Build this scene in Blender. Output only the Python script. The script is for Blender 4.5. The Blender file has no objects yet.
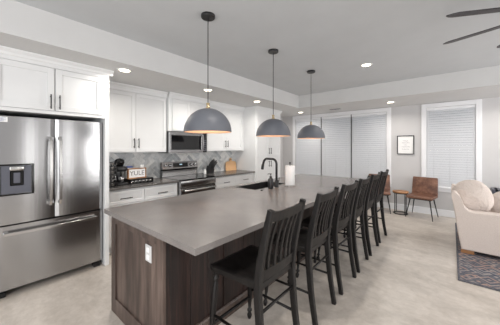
import bpy, bmesh, math, random
from mathutils import Vector, Matrix
random.seed(7)
D = bpy.data; C = bpy.context.scene.collection
PI = math.pi
sc = bpy.context.scene

# ---------------------------------------------------------------- camera
cam = D.cameras.new('camera'); co = D.objects.new('camera', cam); C.objects.link(co)
co.location = (0, 0, 1.48); co.rotation_euler = (PI/2, 0, math.radians(40))
cam.sensor_width = 36; cam.sensor_fit = 'HORIZONTAL'; cam.lens = 36*240/500
cam.shift_y = -15.5/500; cam.clip_start = .05
sc.camera = co

# ---------------------------------------------------------------- world, light, exposure
w = D.worlds.new('sky'); sc.world = w; w.use_nodes = True
bgn = w.node_tree.nodes['Background']; bgn.inputs[0].default_value = (.93, .96, 1, 1); bgn.inputs[1].default_value = 1.0
sc.view_settings.view_transform = 'Standard'; sc.view_settings.look = 'None'
sc.view_settings.gamma = 1; sc.view_settings.use_curve_mapping = False
sc.view_settings.exposure = 0.10

def area(name, loc, rot, sx, sy, power, col):
    l = D.lights.new(name, 'AREA'); l.shape = 'RECTANGLE'; l.size = sx; l.size_y = sy; l.energy = power; l.color = col
    o = D.objects.new(name, l); C.objects.link(o); o.location = loc; o.rotation_euler = rot
    return o
# added fill lamps at unseen openings in the right and back walls
area('fill_right', (3.69, 4.65, 1.35), (0, PI/2, 0), 2.0, 2.4, 85, (1, .985, .965))
area('fill_streak', (3.69, 1.6, 1.35), (0, PI/2, 0), 2.0, .3, 14, (1, .985, .965))
area('fill_back', (.4, -2.79, 1.35), (PI/2, 0, 0), 4.4, 2.2, 135, (.985, .985, .98))
RECESS_POWER = 8.0

# ---------------------------------------------------------------- materials
def lin(c):
    return tuple(((v/255)/12.92 if v/255 <= .04045 else ((v/255+.055)/1.055)**2.4) for v in c)+(1,)
def mat(name, col, rough=.5, metal=0, spec=.5, emit=None, es=0, coat=0, trans=0):
    m = D.materials.new(name); m.use_nodes = True
    b = m.node_tree.nodes['Principled BSDF']
    b.inputs['Base Color'].default_value = lin(col); b.inputs['Roughness'].default_value = rough
    b.inputs['Metallic'].default_value = metal; b.inputs['Specular IOR Level'].default_value = spec
    b.inputs['Coat Weight'].default_value = coat
    b.inputs['Transmission Weight'].default_value = trans
    if emit: b.inputs['Emission Color'].default_value = lin(emit); b.inputs['Emission Strength'].default_value = es
    return m
def nodes(m): return m.node_tree.nodes, m.node_tree.links, m.node_tree.nodes['Principled BSDF']
def coords(m, scale=(1, 1, 1), rot=(0, 0, 0)):
    N, L, b = nodes(m)
    t = N.new('ShaderNodeTexCoord'); mp = N.new('ShaderNodeMapping'); mp.inputs['Scale'].default_value = scale
    mp.inputs['Rotation'].default_value = rot
    L.new(t.outputs['Object'], mp.inputs[0]); return mp.outputs[0]
def noise(m, vec, scale, detail=4, rough=.55, dist=0):
    N, L, b = nodes(m); n = N.new('ShaderNodeTexNoise')
    n.inputs['Scale'].default_value = scale; n.inputs['Detail'].default_value = detail
    n.inputs['Roughness'].default_value = rough; n.inputs['Distortion'].default_value = dist
    L.new(vec, n.inputs['Vector']); return n.outputs['Fac']
def ramp(m, fac, stops):
    N, L, b = nodes(m); r = N.new('ShaderNodeValToRGB'); e = r.color_ramp.elements
    while len(e) < len(stops): e.new(.5)
    for q, (p, c) in zip(e, stops): q.position = p; q.color = lin(c)
    L.new(fac, r.inputs[0]); return r.outputs[0]
def mixc(m, fac, a, b_, mode='MIX'):
    N, L, b = nodes(m); x = N.new('ShaderNodeMix'); x.data_type = 'RGBA'; x.blend_type = mode
    if isinstance(fac, float): x.inputs[0].default_value = fac
    else: L.new(fac, x.inputs[0])
    L.new(a, x.inputs[6]); L.new(b_, x.inputs[7]); return x.outputs[2]
def bump(m, h, strength, dist=.01):
    N, L, b = nodes(m); n = N.new('ShaderNodeBump'); n.inputs['Strength'].default_value = strength
    n.inputs['Distance'].default_value = dist; L.new(h, n.inputs['Height']); L.new(n.outputs[0], b.inputs['Normal'])
def base(m, out): N, L, b = nodes(m); L.new(out, b.inputs['Base Color'])

def noisy(name, c1, c2, rough, scale=(1, 1, 1), ns=6, metal=0, spec=.5, lo=.35, hi=.65, bmp=0, detail=4, coat=0):
    m = mat(name, c1, rough, metal, spec, coat=coat); v = coords(m, scale); n = noise(m, v, ns, detail)
    base(m, ramp(m, n, [(lo, c1), (hi, c2)]))
    if bmp: bump(m, n, bmp)
    return m
M = {}
M['wall'] = noisy('wall_paint', (199, 198, 199), (202, 201, 202), .8, ns=3)
M['ceiling'] = noisy('shaded_ceiling_paint', (200, 203, 206), (203, 206, 209), .85, ns=3)  # greyer than the soffit: the ceiling's weaker light put into the colour
M['soffit'] = noisy('soffit_paint', (209, 209, 209), (212, 212, 212), .85, ns=3)
M['white'] = noisy('white_cabinet_paint', (229, 230, 231), (232, 233, 234), .38, ns=3)
M['trim'] = noisy('white_trim_paint', (232, 233, 236), (236, 237, 240), .4, ns=3)
M['black'] = mat('matte_black_metal', (34, 34, 36), .42)
M['blackplastic'] = mat('black_plastic', (24, 24, 27), .3)
M['blackglass'] = mat('black_glass', (10, 10, 12), .06)
M['darkgap'] = mat('dark_gasket', (20, 20, 22), .7)
M['brass'] = mat('brushed_brass', (196, 176, 142), .3, 1)
M['copperlining'] = mat('gold_leaf_lining', (226, 188, 156), .55)
M['pendant'] = noisy('charcoal_metal_shade', (92, 95, 103), (96, 99, 107), .5, ns=4, metal=.0)
M['cord'] = mat('black_cord', (45, 45, 47), .6)
M['bulb'] = mat('lit_bulb', (255, 235, 200), .4, emit=(255, 214, 160), es=5)
M['lens'] = mat('lit_downlight_lens', (255, 250, 240), .4, emit=(255, 240, 214), es=7)
M['paper'] = mat('white_paper', (242, 242, 242), .8)
M['ceramic'] = mat('white_ceramic', (235, 235, 235), .2)
M['chrome'] = mat('polished_steel', (205, 205, 207), .15, 1)
M['ink'] = mat('grey_ink', (130, 130, 132), .8)
M['blueplastic'] = mat('blue_packet', (70, 90, 150), .5)
M['screen'] = mat('range_display', (12, 12, 14), .1)
M['digits'] = mat('display_digits', (180, 200, 210), .4, emit=(180, 210, 225), es=.6)
M['ember'] = mat('dark_red_glow', (70, 22, 24), .3)

def steel(name, c1, c2, sc_):
    m = mat(name, c1, .23, 1); v = coords(m, sc_); n = noise(m, v, 3, 2)
    base(m, ramp(m, n, [(.3, c1), (.7, c2)]))
    return m
M['steel'] = steel('brushed_stainless_steel', (172, 172, 173), (178, 178, 179), (1, 2, .3))
M['rangesteel'] = steel('smoky_stainless_steel', (140, 139, 139), (148, 147, 147), (1, 2, .3))
M['steelbar'] = mat('satin_steel_bar', (198, 197, 196), .25, 1)

# quartz counter
m = mat('taupe_quartz', (122, 115, 111), .22); v = coords(m)
a_ = ramp(m, noise(m, v, 2.2, 6, .6, .6), [(.3, (120, 116, 115)), (.7, (134, 129, 127))])
b_ = ramp(m, noise(m, v, 180, 2), [(.35, (236, 232, 228)), (.6, (255, 255, 255))])
base(m, mixc(m, .8, a_, b_, 'MULTIPLY')); M['quartz'] = m
m = mat('shaded_taupe_quartz', (92, 89, 88), .25); v = coords(m)  # island quartz darkened for the back counters, shade put into its colour
base(m, ramp(m, noise(m, v, 2.2, 6, .6, .6), [(.3, (88, 85, 84)), (.7, (102, 99, 97))])); M['shadedquartz'] = m

# dark stained wood with vertical grain
def wood(name, dark, mid, light, sc_, rough=.42, ns=5, rand=.5):
    m = mat(name, mid, rough); v = coords(m, sc_)
    n1 = noise(m, v, ns, 8, .65, .4); c1 = ramp(m, n1, [(.3, dark), (.5, mid), (.72, light)])
    v2 = coords(m, tuple(x*.28 for x in sc_)); n2 = noise(m, v2, ns, 2)
    c2 = ramp(m, n2, [(.35, (150, 140, 135)), (.65, (255, 250, 245))])
    base(m, mixc(m, .85, c1, c2, 'MULTIPLY')); bump(m, n1, .12, .004); return m
M['islandwood'] = wood('grey_brown_stained_wood', (70, 58, 53), (100, 86, 80), (122, 107, 100), (5, 5, .5))
M['stoolwood'] = wood('espresso_black_wood', (17, 16, 16), (25, 23, 23), (38, 35, 34), (6, 6, 1.2), .45)
M['stoolwood'].node_tree.nodes['Principled BSDF'].inputs['Specular IOR Level'].default_value = .35
M['oak'] = wood('oak_top', (150, 104, 70), (186, 138, 98), (206, 162, 120), (1, 7, 7), .5)
M['board'] = noisy('light_maple_board', (222, 176, 128), (230, 186, 140), .5, (1, 1, 6), 8)
M['cratewood'] = wood('tan_sign_wood', (150, 105, 68), (188, 140, 98), (205, 160, 116), (1, 4, 12), .6)
M['footwood'] = wood('honey_foot_wood', (140, 96, 58), (170, 122, 80), (190, 144, 100), (1, 8, 8), .5)

# leather
m = mat('worn_brown_leather', (120, 78, 58), .42); v = coords(m)
n = noise(m, v, 9, 6, .65); base(m, ramp(m, n, [(.3, (78, 52, 42)), (.52, (116, 80, 64)), (.75, (156, 118, 98))]))
bump(m, noise(m, v, 60, 4), .25, .004); M['leather'] = m
# fabric
m = mat('cream_woven_linen', (206, 190, 178), .95, spec=.2); v = coords(m)
n = noise(m, v, 140, 3); base(m, ramp(m, n, [(.3, (203, 191, 184)), (.7, (219, 208, 201))])); bump(m, n, .4, .004); M['linen'] = m
m = mat('cream_cushion_fabric', (208, 193, 182), .95, spec=.2); v = coords(m)
n = noise(m, v, 6, 5, .6, 1.2); base(m, ramp(m, noise(m, v, 120, 2), [(.3, (203, 191, 184)), (.7, (217, 206, 199))])); bump(m, n, .9, .05); M['cushion'] = m

# rug: distressed motif of slate, rust and cream
m = mat('distressed_patterned_rug', (90, 88, 92), .95, spec=.1)
v = coords(m, (1, 1, 1)); N, L, b = nodes(m)
vo = N.new('ShaderNodeTexVoronoi'); vo.distance = 'MANHATTAN'; vo.inputs['Scale'].default_value = 6.5; vo.inputs['Randomness'].default_value = .8
L.new(v, vo.inputs['Vector'])
rings = N.new('ShaderNodeMath'); rings.operation = 'MULTIPLY'; rings.inputs[1].default_value = 14
L.new(vo.outputs['Distance'], rings.inputs[0])
sn = N.new('ShaderNodeMath'); sn.operation = 'SINE'; L.new(rings.outputs[0], sn.inputs[0])
c1 = ramp(m, sn.outputs[0], [(.0, (62, 72, 88)), (.35, (88, 96, 110)), (.75, (168, 160, 156))])
n1 = noise(m, v, 3.2, 3, .6, 1.5); msk = ramp(m, n1, [(.46, (0, 0, 0)), (.56, (255, 255, 255))])
c2 = ramp(m, sn.outputs[0], [(.1, (70, 78, 92)), (.5, (158, 112, 96)), (.85, (180, 150, 136))])
c3 = mixc(m, msk, c1, c2)
wear = ramp(m, noise(m, v, 22, 8, .8), [(.36, (0, 0, 0)), (.6, (225, 225, 225))])
grey = N.new('ShaderNodeRGB'); grey.outputs[0].default_value = lin((122, 119, 122))
base(m, mixc(m, wear, c3, grey.outputs[0])); M['rug'] = m
M['rugborder'] = noisy('dark_rug_binding', (74, 76, 84), (104, 102, 108), .95, ns=40)

# floor: polished mottled warm-grey
m = mat('polished_mottled_floor', (186, 178, 168), .3); v = coords(m, (1, 1, 1), (0, 0, .6)); v2 = coords(m, (.8, 1.6, 1), (0, 0, .9))
a_ = ramp(m, noise(m, v2, 1.7, 10, .68, .5), [(.34, (184, 176, 168)), (.5, (203, 195, 187)), (.66, (220, 212, 204))])
b_ = ramp(m, noise(m, v, 13, 6, .7, .4), [(.3, (224, 221, 217)), (.65, (255, 255, 255))])
base(m, mixc(m, .7, a_, b_, 'MULTIPLY'))
N, L, b = nodes(m); mr = N.new('ShaderNodeMapRange'); mr.inputs[3].default_value = .22; mr.inputs[4].default_value = .42
L.new(noise(m, v, 5, 4), mr.inputs[0]); L.new(mr.outputs[0], b.inputs['Roughness']); M['floor'] = m

# tiles
TILES = []
for i, c in enumerate([(204, 207, 208), (222, 223, 223), (184, 188, 191), (236, 236, 234), (212, 215, 216)]):
    mm = mat('marble_tile_tone', c, .25); v = coords(mm)
    base(mm, ramp(mm, noise(mm, v, 7, 6, .6, 1.5), [(.3, tuple(x-26 for x in c)), (.7, tuple(min(255, x+8) for x in c))]))
    TILES.append(mm)
M['grout'] = mat('pale_grout', (238, 238, 236), .9)
m = mat('white_blind_slat', (246, 247, 250), .5); N, L, b = nodes(m)
tr = N.new('ShaderNodeBsdfTranslucent'); tr.inputs[0].default_value = (.92, .94, .96, 1); mx = N.new('ShaderNodeMixShader'); mx.inputs[0].default_value = .35
L.new(b.outputs[0], mx.inputs[1]); L.new(tr.outputs[0], mx.inputs[2]); L.new(mx.outputs[0], N['Material Output'].inputs[0]); M['blind'] = m
m = mat('window_glass', (255, 255, 255), .02, trans=1); M['glass'] = m

# ---------------------------------------------------------------- mesh helpers
class MB:
    def __init__(s): s.bm = bmesh.new(); s.mi = 0
    def _tag(s, faces, smooth=False):
        for f in faces: f.material_index = s.mi; f.smooth = smooth
    def box(s, x0, x1, y0, y1, z0, z1, bev=0, seg=1, smooth=False):
        t = bmesh.new(); bmesh.ops.create_cube(t, size=1)
        bmesh.ops.scale(t, vec=(abs(x1-x0), abs(y1-y0), abs(z1-z0)), verts=t.verts)
        if bev: bmesh.ops.bevel(t, geom=list(t.edges), offset=bev, segments=seg, profile=.5, affect='EDGES')
        bmesh.ops.translate(t, vec=((x0+x1)/2, (y0+y1)/2, (z0+z1)/2), verts=t.verts)
        return s.merge(t, smooth or (seg > 1))
    def merge(s, t, smooth=False, mtx=None):
        if mtx is not None: bmesh.ops.transform(t, matrix=mtx, verts=t.verts)
        vs = [s.bm.verts.new(v.co) for v in t.verts]; t.verts.index_update()
        out = []
        for f in t.faces:
            g = s.bm.faces.new([vs[v.index] for v in f.verts]); g.material_index = s.mi; g.smooth = smooth; out.append(g)
        t.free(); return vs
    def quad(s, *pts):
        f = s.bm.faces.new([s.bm.verts.new(p) for p in pts]); f.material_index = s.mi; return f
    def prism(s, poly, axis, a, b_, smooth=False):     # polygon in the two other axes, extruded along axis
        def P(u, v, t): return {'x': (t, u, v), 'y': (u, t, v), 'z': (u, v, t)}[axis]
        A = [s.bm.verts.new(P(u, v, a)) for u, v in poly]; B = [s.bm.verts.new(P(u, v, b_)) for u, v in poly]
        fs = [s.bm.faces.new(A), s.bm.faces.new(B[::-1])]; n = len(poly)
        for i in range(n):
            f = s.bm.faces.new([A[i], B[i], B[(i+1) % n], A[(i+1) % n]]); f.smooth = smooth; fs.append(f)
        for f in fs: f.material_index = s.mi
        bmesh.ops.recalc_face_normals(s.bm, faces=fs); return A+B
    def lathe(s, prof, cx=0, cy=0, cz=0, seg=32, cap=True):    # prof: (r, z) bottom to top
        rings = []
        for r, z in prof:
            rings.append([s.bm.verts.new((cx+r*math.cos(2*PI*k/seg), cy+r*math.sin(2*PI*k/seg), cz+z)) for k in range(seg)])
        fs = []
        for a, b_ in zip(rings, rings[1:]):
            for k in range(seg): f = s.bm.faces.new([a[k], a[(k+1) % seg], b_[(k+1) % seg], b_[k]]); f.smooth = True; fs.append(f)
        if cap: fs.append(s.bm.faces.new(rings[0][::-1])); fs.append(s.bm.faces.new(rings[-1]))
        for f in fs: f.material_index = s.mi
        return rings
    def tube(s, pts, r, seg=10, closed=False):
        pts = [Vector(p) for p in pts]; n = len(pts); rings = []; up = None
        rs = r if isinstance(r, (list, tuple)) else [r]*n
        for i, p in enumerate(pts):
            if closed: d = (pts[(i+1) % n]-pts[i-1])
            else: d = (pts[min(i+1, n-1)]-pts[max(i-1, 0)])
            d.normalize()
            if up is None: up = d.orthogonal().normalized()
            up = (up-d*up.dot(d)).normalized(); q = d.cross(up)
            rings.append([s.bm.verts.new(p+(up*math.cos(2*PI*k/seg)+q*math.sin(2*PI*k/seg))*rs[i]) for k in range(seg)])
        fs = []
        prs = list(zip(rings, rings[1:]))+([(rings[-1], rings[0])] if closed else [])
        for a, b_ in prs:
            for k in range(seg): f = s.bm.faces.new([a[k], a[(k+1) % seg], b_[(k+1) % seg], b_[k]]); f.smooth = True; fs.append(f)
        if not closed: fs.append(s.bm.faces.new(rings[0][::-1])); fs.append(s.bm.faces.new(rings[-1]))
        for f in fs: f.material_index = s.mi
    def sweep(s, pts, wv, wd, th):     # rectangular section: wd along wv, th across
        pts = [Vector(p) for p in pts]; n = len(pts); rings = []; wv = Vector(wv).normalized()
        for i, p in enumerate(pts):
            d = (pts[min(i+1, n-1)]-pts[max(i-1, 0)]).normalized(); q = d.cross(wv).normalized()
            W = wd[i] if isinstance(wd, (list, tuple)) else wd; T = th[i] if isinstance(th, (list, tuple)) else th
            c = .18
            ring = []
            for a, b_ in ((1, 1-c*2), (1-c*.8, 1), (-1+c*.8, 1), (-1, 1-c*2), (-1, -1+c*2), (-1+c*.8, -1), (1-c*.8, -1), (1, -1+c*2)):
                ring.append(s.bm.verts.new(p+wv*W/2*a+q*T/2*b_))
            rings.append(ring)
        fs = []
        for a, b_ in zip(rings, rings[1:]):
            for k in range(8): fs.append(s.bm.faces.new([a[k], a[(k+1) % 8], b_[(k+1) % 8], b_[k]]))
        fs.append(s.bm.faces.new(rings[0][::-1])); fs.append(s.bm.faces.new(rings[-1]))
        for f in fs: f.material_index = s.mi
    def build(s, name, mats, parent=None, origin=(0, 0, 0), recalc=True):
        if recalc: bmesh.ops.recalc_face_normals(s.bm, faces=s.bm.faces)
        if any(origin): bmesh.ops.translate(s.bm, vec=-Vector(origin), verts=s.bm.verts)
        me = D.meshes.new(name); s.bm.to_mesh(me); s.bm.free()
        for mm in (mats if isinstance(mats, list) else [mats]): me.materials.append(M[mm] if isinstance(mm, str) else mm)
        o = D.objects.new(name, me); C.objects.link(o)
        if parent: o.parent = parent
        return o
def tag(o, label, cat, group=None):
    o['label'] = label; o['category'] = cat
    if group: o['group'] = group
    return o
class Thing:       # an Empty at the thing's base; parts are given in world coordinates around it
    def __init__(s, name, label, cat, loc=(0, 0, 0), rz=0, group=None, local=False):
        s.e = D.objects.new(name, None); C.objects.link(s.e); s.e.location = loc; s.e.rotation_euler = (0, 0, rz)
        s.e.empty_display_size = .1; tag(s.e, label, cat, group); s.o = (0, 0, 0) if local else loc
    def part(s, name, mb, m, parent=None, **k): return mb.build(name, m, parent or s.e, s.o, **k)
def copy_tree(o, parent=None):
    c = o.copy(); C.objects.link(c); c.parent = parent
    for ch in list(o.children): copy_tree(ch, c)
    return c
def struct(name, mb, m):
    o = mb.build(name, m); o['kind'] = 'structure'; return o
def solo(name, mb, m, label, cat, group=None, loc=(0, 0, 0)):
    o = mb.build(name, m, None, loc); o.location = loc; return tag(o, label, cat, group)

# ---------------------------------------------------------------- room shell
XL, XR, YB, YF, ZC, ZS = -4.16, 3.7, -2.8, 6.6, 2.74, 2.44
b = MB(); b.box(XL-.15, XR+.15, YB-.15, YF+.15, -.12, 0); struct('floor', b, 'floor')
b = MB(); b.box(XL-.15, XR+.15, YB-.15, YF+.15, ZC, ZC+.12); struct('ceiling', b, 'ceiling')
b = MB(); b.box(XL, -2.88, YB, YF, ZS, ZC); b.box(-2.88, XR, 5.3, YF, ZS, ZC); struct('trim_1', b, 'soffit')
b = MB(); b.box(XL-.15, XL, YB-.15, YF+.15, 0, ZC); struct('wall_left', b, 'wall')
def wall_x(name, y0, y1, holes):      # wall in the XZ plane with rectangular holes (x0,x1,z0,z1)
    b = MB(); x = XL-.0
    for (a, c, z0, z1) in sorted(holes):
        b.box(x, a, y0, y1, 0, ZC); b.box(a, c, y0, y1, 0, z0); b.box(a, c, y0, y1, z1, ZC); x = c
    b.box(x, XR, y0, y1, 0, ZC); return struct(name, b, 'wall')
W1 = (-3.70, -1.20, .61, 2.34); W2 = (-.425, .375, .61, 2.34)
wall_x('wall_far', YF, YF+.15, [W1, W2])
wall_x('wall_back', YB-.15, YB, [(-1.8, 2.6, .02, 2.35)])
b = MB(); b.box(XR, XR+.15, YB, 1.45, 0, ZC); b.box(XR, XR+.15, 1.75, 3.45, 0, ZC); b.box(XR, XR+.15, 5.85, YF, 0, ZC)
for a_, c_ in ((1.45, 1.75), (3.45, 5.85)): b.box(XR, XR+.15, a_, c_, 0, .3); b.box(XR, XR+.15, a_, c_, 2.4, ZC)  # narrow slot and wide opening, unseen, placed for the fill lamps
struct('wall_right', b, 'wall')
def baseboard(name, x0, x1):
    b = MB(); b.prism([(YF-.016, 0), (YF, 0), (YF, .14), (YF-.008, .14), (YF-.016, .125)], 'x', x0, x1); struct(name, b, 'trim')
baseboard('baseboard_far', -3.55, XR)
b = MB(); b.box(XL, XL+.016, 5.46, YF-.016, 0, .14, .004); struct('baseboard_left', b, 'trim')

b = MB(); b.box(-7, 5, YF+3.2, YF+3.5, -.5, 5); M['backdrop'] = mat('grey_backdrop', (172, 177, 184), .8); struct('wall_backdrop', b, 'backdrop')  # backdrop added so the gaps between blind slats read as grey lines
b = MB(); b.box(-7, 5, YF+.16, YF+3.2, -.5, -.3); M['lawn'] = noisy('muted_lawn', (80, 92, 70), (110, 116, 96), .9, ns=4); struct('ground_outside', b, 'lawn')
M['mullion'] = mat('shaded_gap_mullion', (70, 70, 72), .6)  # posts coloured dark for the shadow in the gaps between blinds
# windows: casing, sashes with glass, blinds
def window(n, hole, units):
    x0, x1, z0, z1 = hole; t = .09
    b = MB()
    b.box(x0-t, x0, YF-.02, YF, z0-t, z1+t, .003); b.box(x1, x1+t, YF-.02, YF, z0-t, z1+t, .003)
    b.box(x0, x1, YF-.02, YF, z1, z1+t, .003); b.box(x0, x1, YF-.02, YF, z0-t, z0, .003)
    b.box(x0-t-.01, x1+t+.01, YF-.05, YF-.02, z0-.012, z0+.012, .004)
    f = .035                                        # jamb liner and sash frames
    for i in range(units):
        a = x0+(x1-x0)*i/units; c = x0+(x1-x0)*(i+1)/units
        b.box(a, a+f, YF+.02, YF+.12, z0, z1); b.box(c-f, c, YF+.02, YF+.12, z0, z1)
        b.box(a+f, c-f, YF+.02, YF+.12, z1-f, z1); b.box(a+f, c-f, YF+.02, YF+.12, z0, z0+f)
        b.box(a+f, c-f, YF+.07, YF+.10, (z0+z1)/2-.02, (z0+z1)/2+.02)
    o = struct('window_%d' % n, b, 'trim')
    g = MB()
    for i in range(units):
        a = x0+(x1-x0)*i/units; c = x0+(x1-x0)*(i+1)/units
        g.box(a+f, c-f, YF+.10, YF+.104, z0+f, z1-f)
    g.build('window_pane', 'glass', o)
    if units > 1:
        q = MB()
        for i in range(1, units): a = x0+(x1-x0)*i/units; q.box(a-.010, a+.010, YF-.004, YF+.06, z0+.012, z1)
        q.build('window_mullion', 'mullion', o)
window(1, W1, 3); window(2, W2, 1)
def blind(x0, x1, z0, z1, label, group='closed white slatted blinds on the far wall windows'):
    t = Thing('window_blind', label, 'blind', ((x0+x1)/2, YF+.01, z0), 0, group)
    b = MB(); b.box(x0, x1, YF-.012, YF+.03, z1-.06, z1-.004, .004); t.part('head_rail', b, 'trim')
    b = MB(); n = int((z1-z0-.09)/.051)
    for k in range(n):
        z = z1-.08-k*.051
        b.prism([(YF-.009, z-.0225), (YF-.007, z-.0245), (YF+.008, z-.002), (YF+.020, z+.022), (YF+.018, z+.024), (YF+.005, z+.001)], 'x', x0+.004, x1-.004)
    zb = z1-.08-n*.051
    t.part('slats', b, 'blind')
    b = MB(); b.box(x0+.002, x1-.002, YF-.01, YF+.02, z0+.002, zb+.017, .004); t.part('bottom_rail', b, 'trim')
    b = MB()
    for xx in (x0+.12, (x0+x1)/2, x1-.12): b.tube([(xx, YF-.01, z1-.06), (xx, YF-.01, z0+.02)], .0015, 6)
    t.part('ladder_cord', b, 'trim')
    b = MB(); b.tube([(x0+.05, YF-.02, z1-.06), (x0+.05, YF-.02, z1-.75)], .005, 8); t.part('tilt_wand', b, 'trim')
w3 = (W1[1]-W1[0])/3
blind(W1[0]+.012, W1[0]+w3-.012, W1[2], W1[3], 'closed white slatted blind, leftmost in the triple window, partly behind a pendant')
blind(W1[0]+w3+.012, W1[0]+2*w3-.012, W1[2], W1[3], 'closed white slatted blind, middle one in the triple window')
blind(W1[0]+2*w3+.012, W1[1]-.012, W1[2], W1[3], 'closed white slatted blind, rightmost in the triple window beside the framed print')
blind(W2[0]+.01, W2[1]-.01, W2[2], W2[3], 'closed white slatted blind in the single window above the leather chair')

# ---------------------------------------------------------------- backsplash (herringbone)
def herring(name, y0, y1, z0, z1):
    b = MB(); b.mi = 5; b.box(XL, XL+.006, y0, y1, z0, z1)
    L_, Wd, g = .26, .065, .005
    r = Matrix.Rotation(PI/4, 4, 'X')
    cy, cz = 2.8, 1.14
    def tile(u0, v0, du, dv):
        t = bmesh.new(); bmesh.ops.create_cube(t, size=1)
        bmesh.ops.scale(t, vec=(.006, du-g, dv-g), verts=t.verts)
        bmesh.ops.translate(t, vec=(0, u0+du/2, v0+dv/2), verts=t.verts)
        bmesh.ops.transform(t, matrix=Matrix.Translation((XL+.008, cy, cz)) @ r, verts=t.verts)
        for co_, no in (((0, y0, 0), (0, -1, 0)), ((0, y1, 0), (0, 1, 0)), ((0, 0, z0), (0, 0, -1)), ((0, 0, z1), (0, 0, 1))):
            bmesh.ops.bisect_plane(t, geom=list(t.verts)+list(t.edges)+list(t.faces), plane_co=co_, plane_no=no, clear_outer=True)
        if not t.faces: t.free(); return
        bmesh.ops.holes_fill(t, edges=list(t.edges)); b.mi = random.choice([0, 1, 1, 2, 3, 3, 4]); b.merge(t)
    n = 4
    for i in range(-40, 41):
        for j in range(-40, 41):
            # classic L-unit herringbone lattice: steps (W,W) and (L,-L)
            u = i*Wd+j*L_; v_ = i*Wd-j*L_
            yy = cy+(u-v_)*.7071; zz = cz+(u+v_)*.7071
            if abs(zz-cz) > .9 or yy < y0-.6 or yy > y1+.6: continue
            tile(u, v_, L_, Wd); tile(u, v_+Wd, Wd, L_)
    return struct(name, b, TILES+['grout'])
herring('trim_2', 1.175, 4.38, .914, 1.385)

# ---------------------------------------------------------------- cabinets
def shaker(y0, y1, z0, z1, x, s=.058, th=.020):     # door or drawer front whose face is at x, looking +X
    b = MB(); g = .0025; y0 += g; y1 -= g; z0 += g; z1 -= g
    b.box(x-th, x, y0, y0+s, z0, z1, .0012); b.box(x-th, x, y1-s, y1, z0, z1, .0012)
    b.box(x-th, x, y0+s, y1-s, z0, z0+s, .0012); b.box(x-th, x, y0+s, y1-s, z1-s, z1, .0012)
    b.box(x-th, x-.014, y0+s, y1-s, z0+s, z1-s); return b
def pull(y, z, x, L_, vert):
    b = MB(); h = L_/2
    if vert:
        b.box(x+.026, x+.036, y-.0055, y+.0055, z-h, z+h, .002)
        for q in (-h*.72, h*.72): b.box(x, x+.027, y-.004, y+.004, z+q-.004, z+q+.004)
    else:
        b.box(x+.026, x+.036, y-h, y+h, z-.0055, z+.0055, .002)
        for q in (-h*.72, h*.72): b.box(x, x+.027, y+q-.004, y+q+.004, z-.004, z+.004)
    return b
def front(t, name, y0, y1, z0, z1, x, hy, hz, L_, vert, s=.058):
    d = t.part(name, shaker(y0, y1, z0, z1, x, s), 'white')
    t.part('handle', pull(hy, hz, x, L_, vert), 'black', d)
    d.children[0]['label'] = 'black bar handle'
def crown(t, y0, y1, x, ret=None, right=None):
    b = MB()
    pr = [(x-.03, 2.375), (x+.012, 2.375), (x+.02, 2.40), (x+.045, 2.425), (x+.045, 2.439), (x-.03, 2.439)]
    b.prism(pr, 'y', y0, y1)
    t.part('crown_molding', b, 'white')

# over-fridge cabinet with its side panels
Xf = -3.30
t = Thing('fridge_cabinet', 'white two-door cabinet over the steel refrigerator, with tall side panels', 'cabinet', (-3.75, .64, 0))
b = MB(); b.box(XL+.002, Xf-.02, .1605, 1.1275, 1.835, 2.438); t.part('cabinet_body', b, 'white')
b = MB(); b.box(XL+.002, Xf, 1.128, 1.175, 0, 2.4385, .002); t.part('side_panel', b, 'white')
b = MB(); b.box(XL+.002, Xf, .112, .160, 0, 2.4385, .002); t.part('side_panel', b, 'white')
b = MB(); b.box(Xf-.02, Xf, .16, 1.128, 2.335, 2.38); b.box(Xf-.02, Xf, .16, 1.128, 1.835, 1.868); b.box(Xf-.02, Xf, 1.09, 1.128, 1.868, 2.335); t.part('face_frame', b, 'white')
front(t, 'door', .165, .632, 1.87, 2.333, Xf+.004, .597, 1.965, .155, True)
front(t, 'door', .638, 1.105, 1.87, 2.333, Xf+.004, .673, 1.965, .155, True)
crown(t, .09, 1.215, Xf+.0)

def wallcab(label, y0, y1, z0, x, doors, hz, nm='wall_cabinet', crown_=True, hl=.155, group=None):
    t = Thing(nm, label, 'cabinet', ((XL+x)/2, (y0+y1)/2, z0), 0, group)
    b = MB(); b.box(XL+.002, x-.021, y0, y1, z0, 2.4385); b.box(x-.0211, x-.001, y0, y1, 2.337, 2.379); t.part('cabinet_body', b, 'white')
    n = len(doors)-1
    for i in range(n):
        a, c = doors[i], doors[i+1]
        hy = c-.035 if i % 2 == 0 else a+.035
        front(t, 'door', a, c, z0+.012, 2.335, x, hy, hz, hl, True)
    if crown_: crown(t, y0, y1, x-.012)
    return t
wallcab('tall white two-door wall cabinet between refrigerator and microwave', 1.177, 2.296, 1.39, -3.83, [1.215, 1.752, 2.285], 1.54)
t = wallcab('short white two-door cabinet directly above the microwave', 2.30, 3.176, 1.765, -3.765, [2.36, 2.75, 3.14], 1.87, hl=.1)
wallcab('white two-door wall cabinet above the cutting board and knife block', 3.18, 4.378, 1.39, -3.85, [3.215, 3.76, 4.31], 1.55)

# tall pantry
xp = -3.49
t = Thing('pantry_cabinet', 'full-height white four-door pantry cabinet at the end of the kitchen run', 'cabinet', (-3.82, 4.92, 0))
b = MB(); b.box(XL+.002, xp-.021, 4.38, 5.45, 0, 2.4385); t.part('cabinet_body', b, 'white')
for i, (a, c) in enumerate(((4.42, 4.917), (4.923, 5.42))):
    hy = c-.04 if i == 0 else a+.04
    front(t, 'door', a, c, 1.240, 2.335, xp, hy, 1.382, .15, True)
    front(t, 'door', a, c, .11, 1.230, xp, hy, 1.065, .15, True)
crown(t, 4.365, 5.465, xp-.012)

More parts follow.
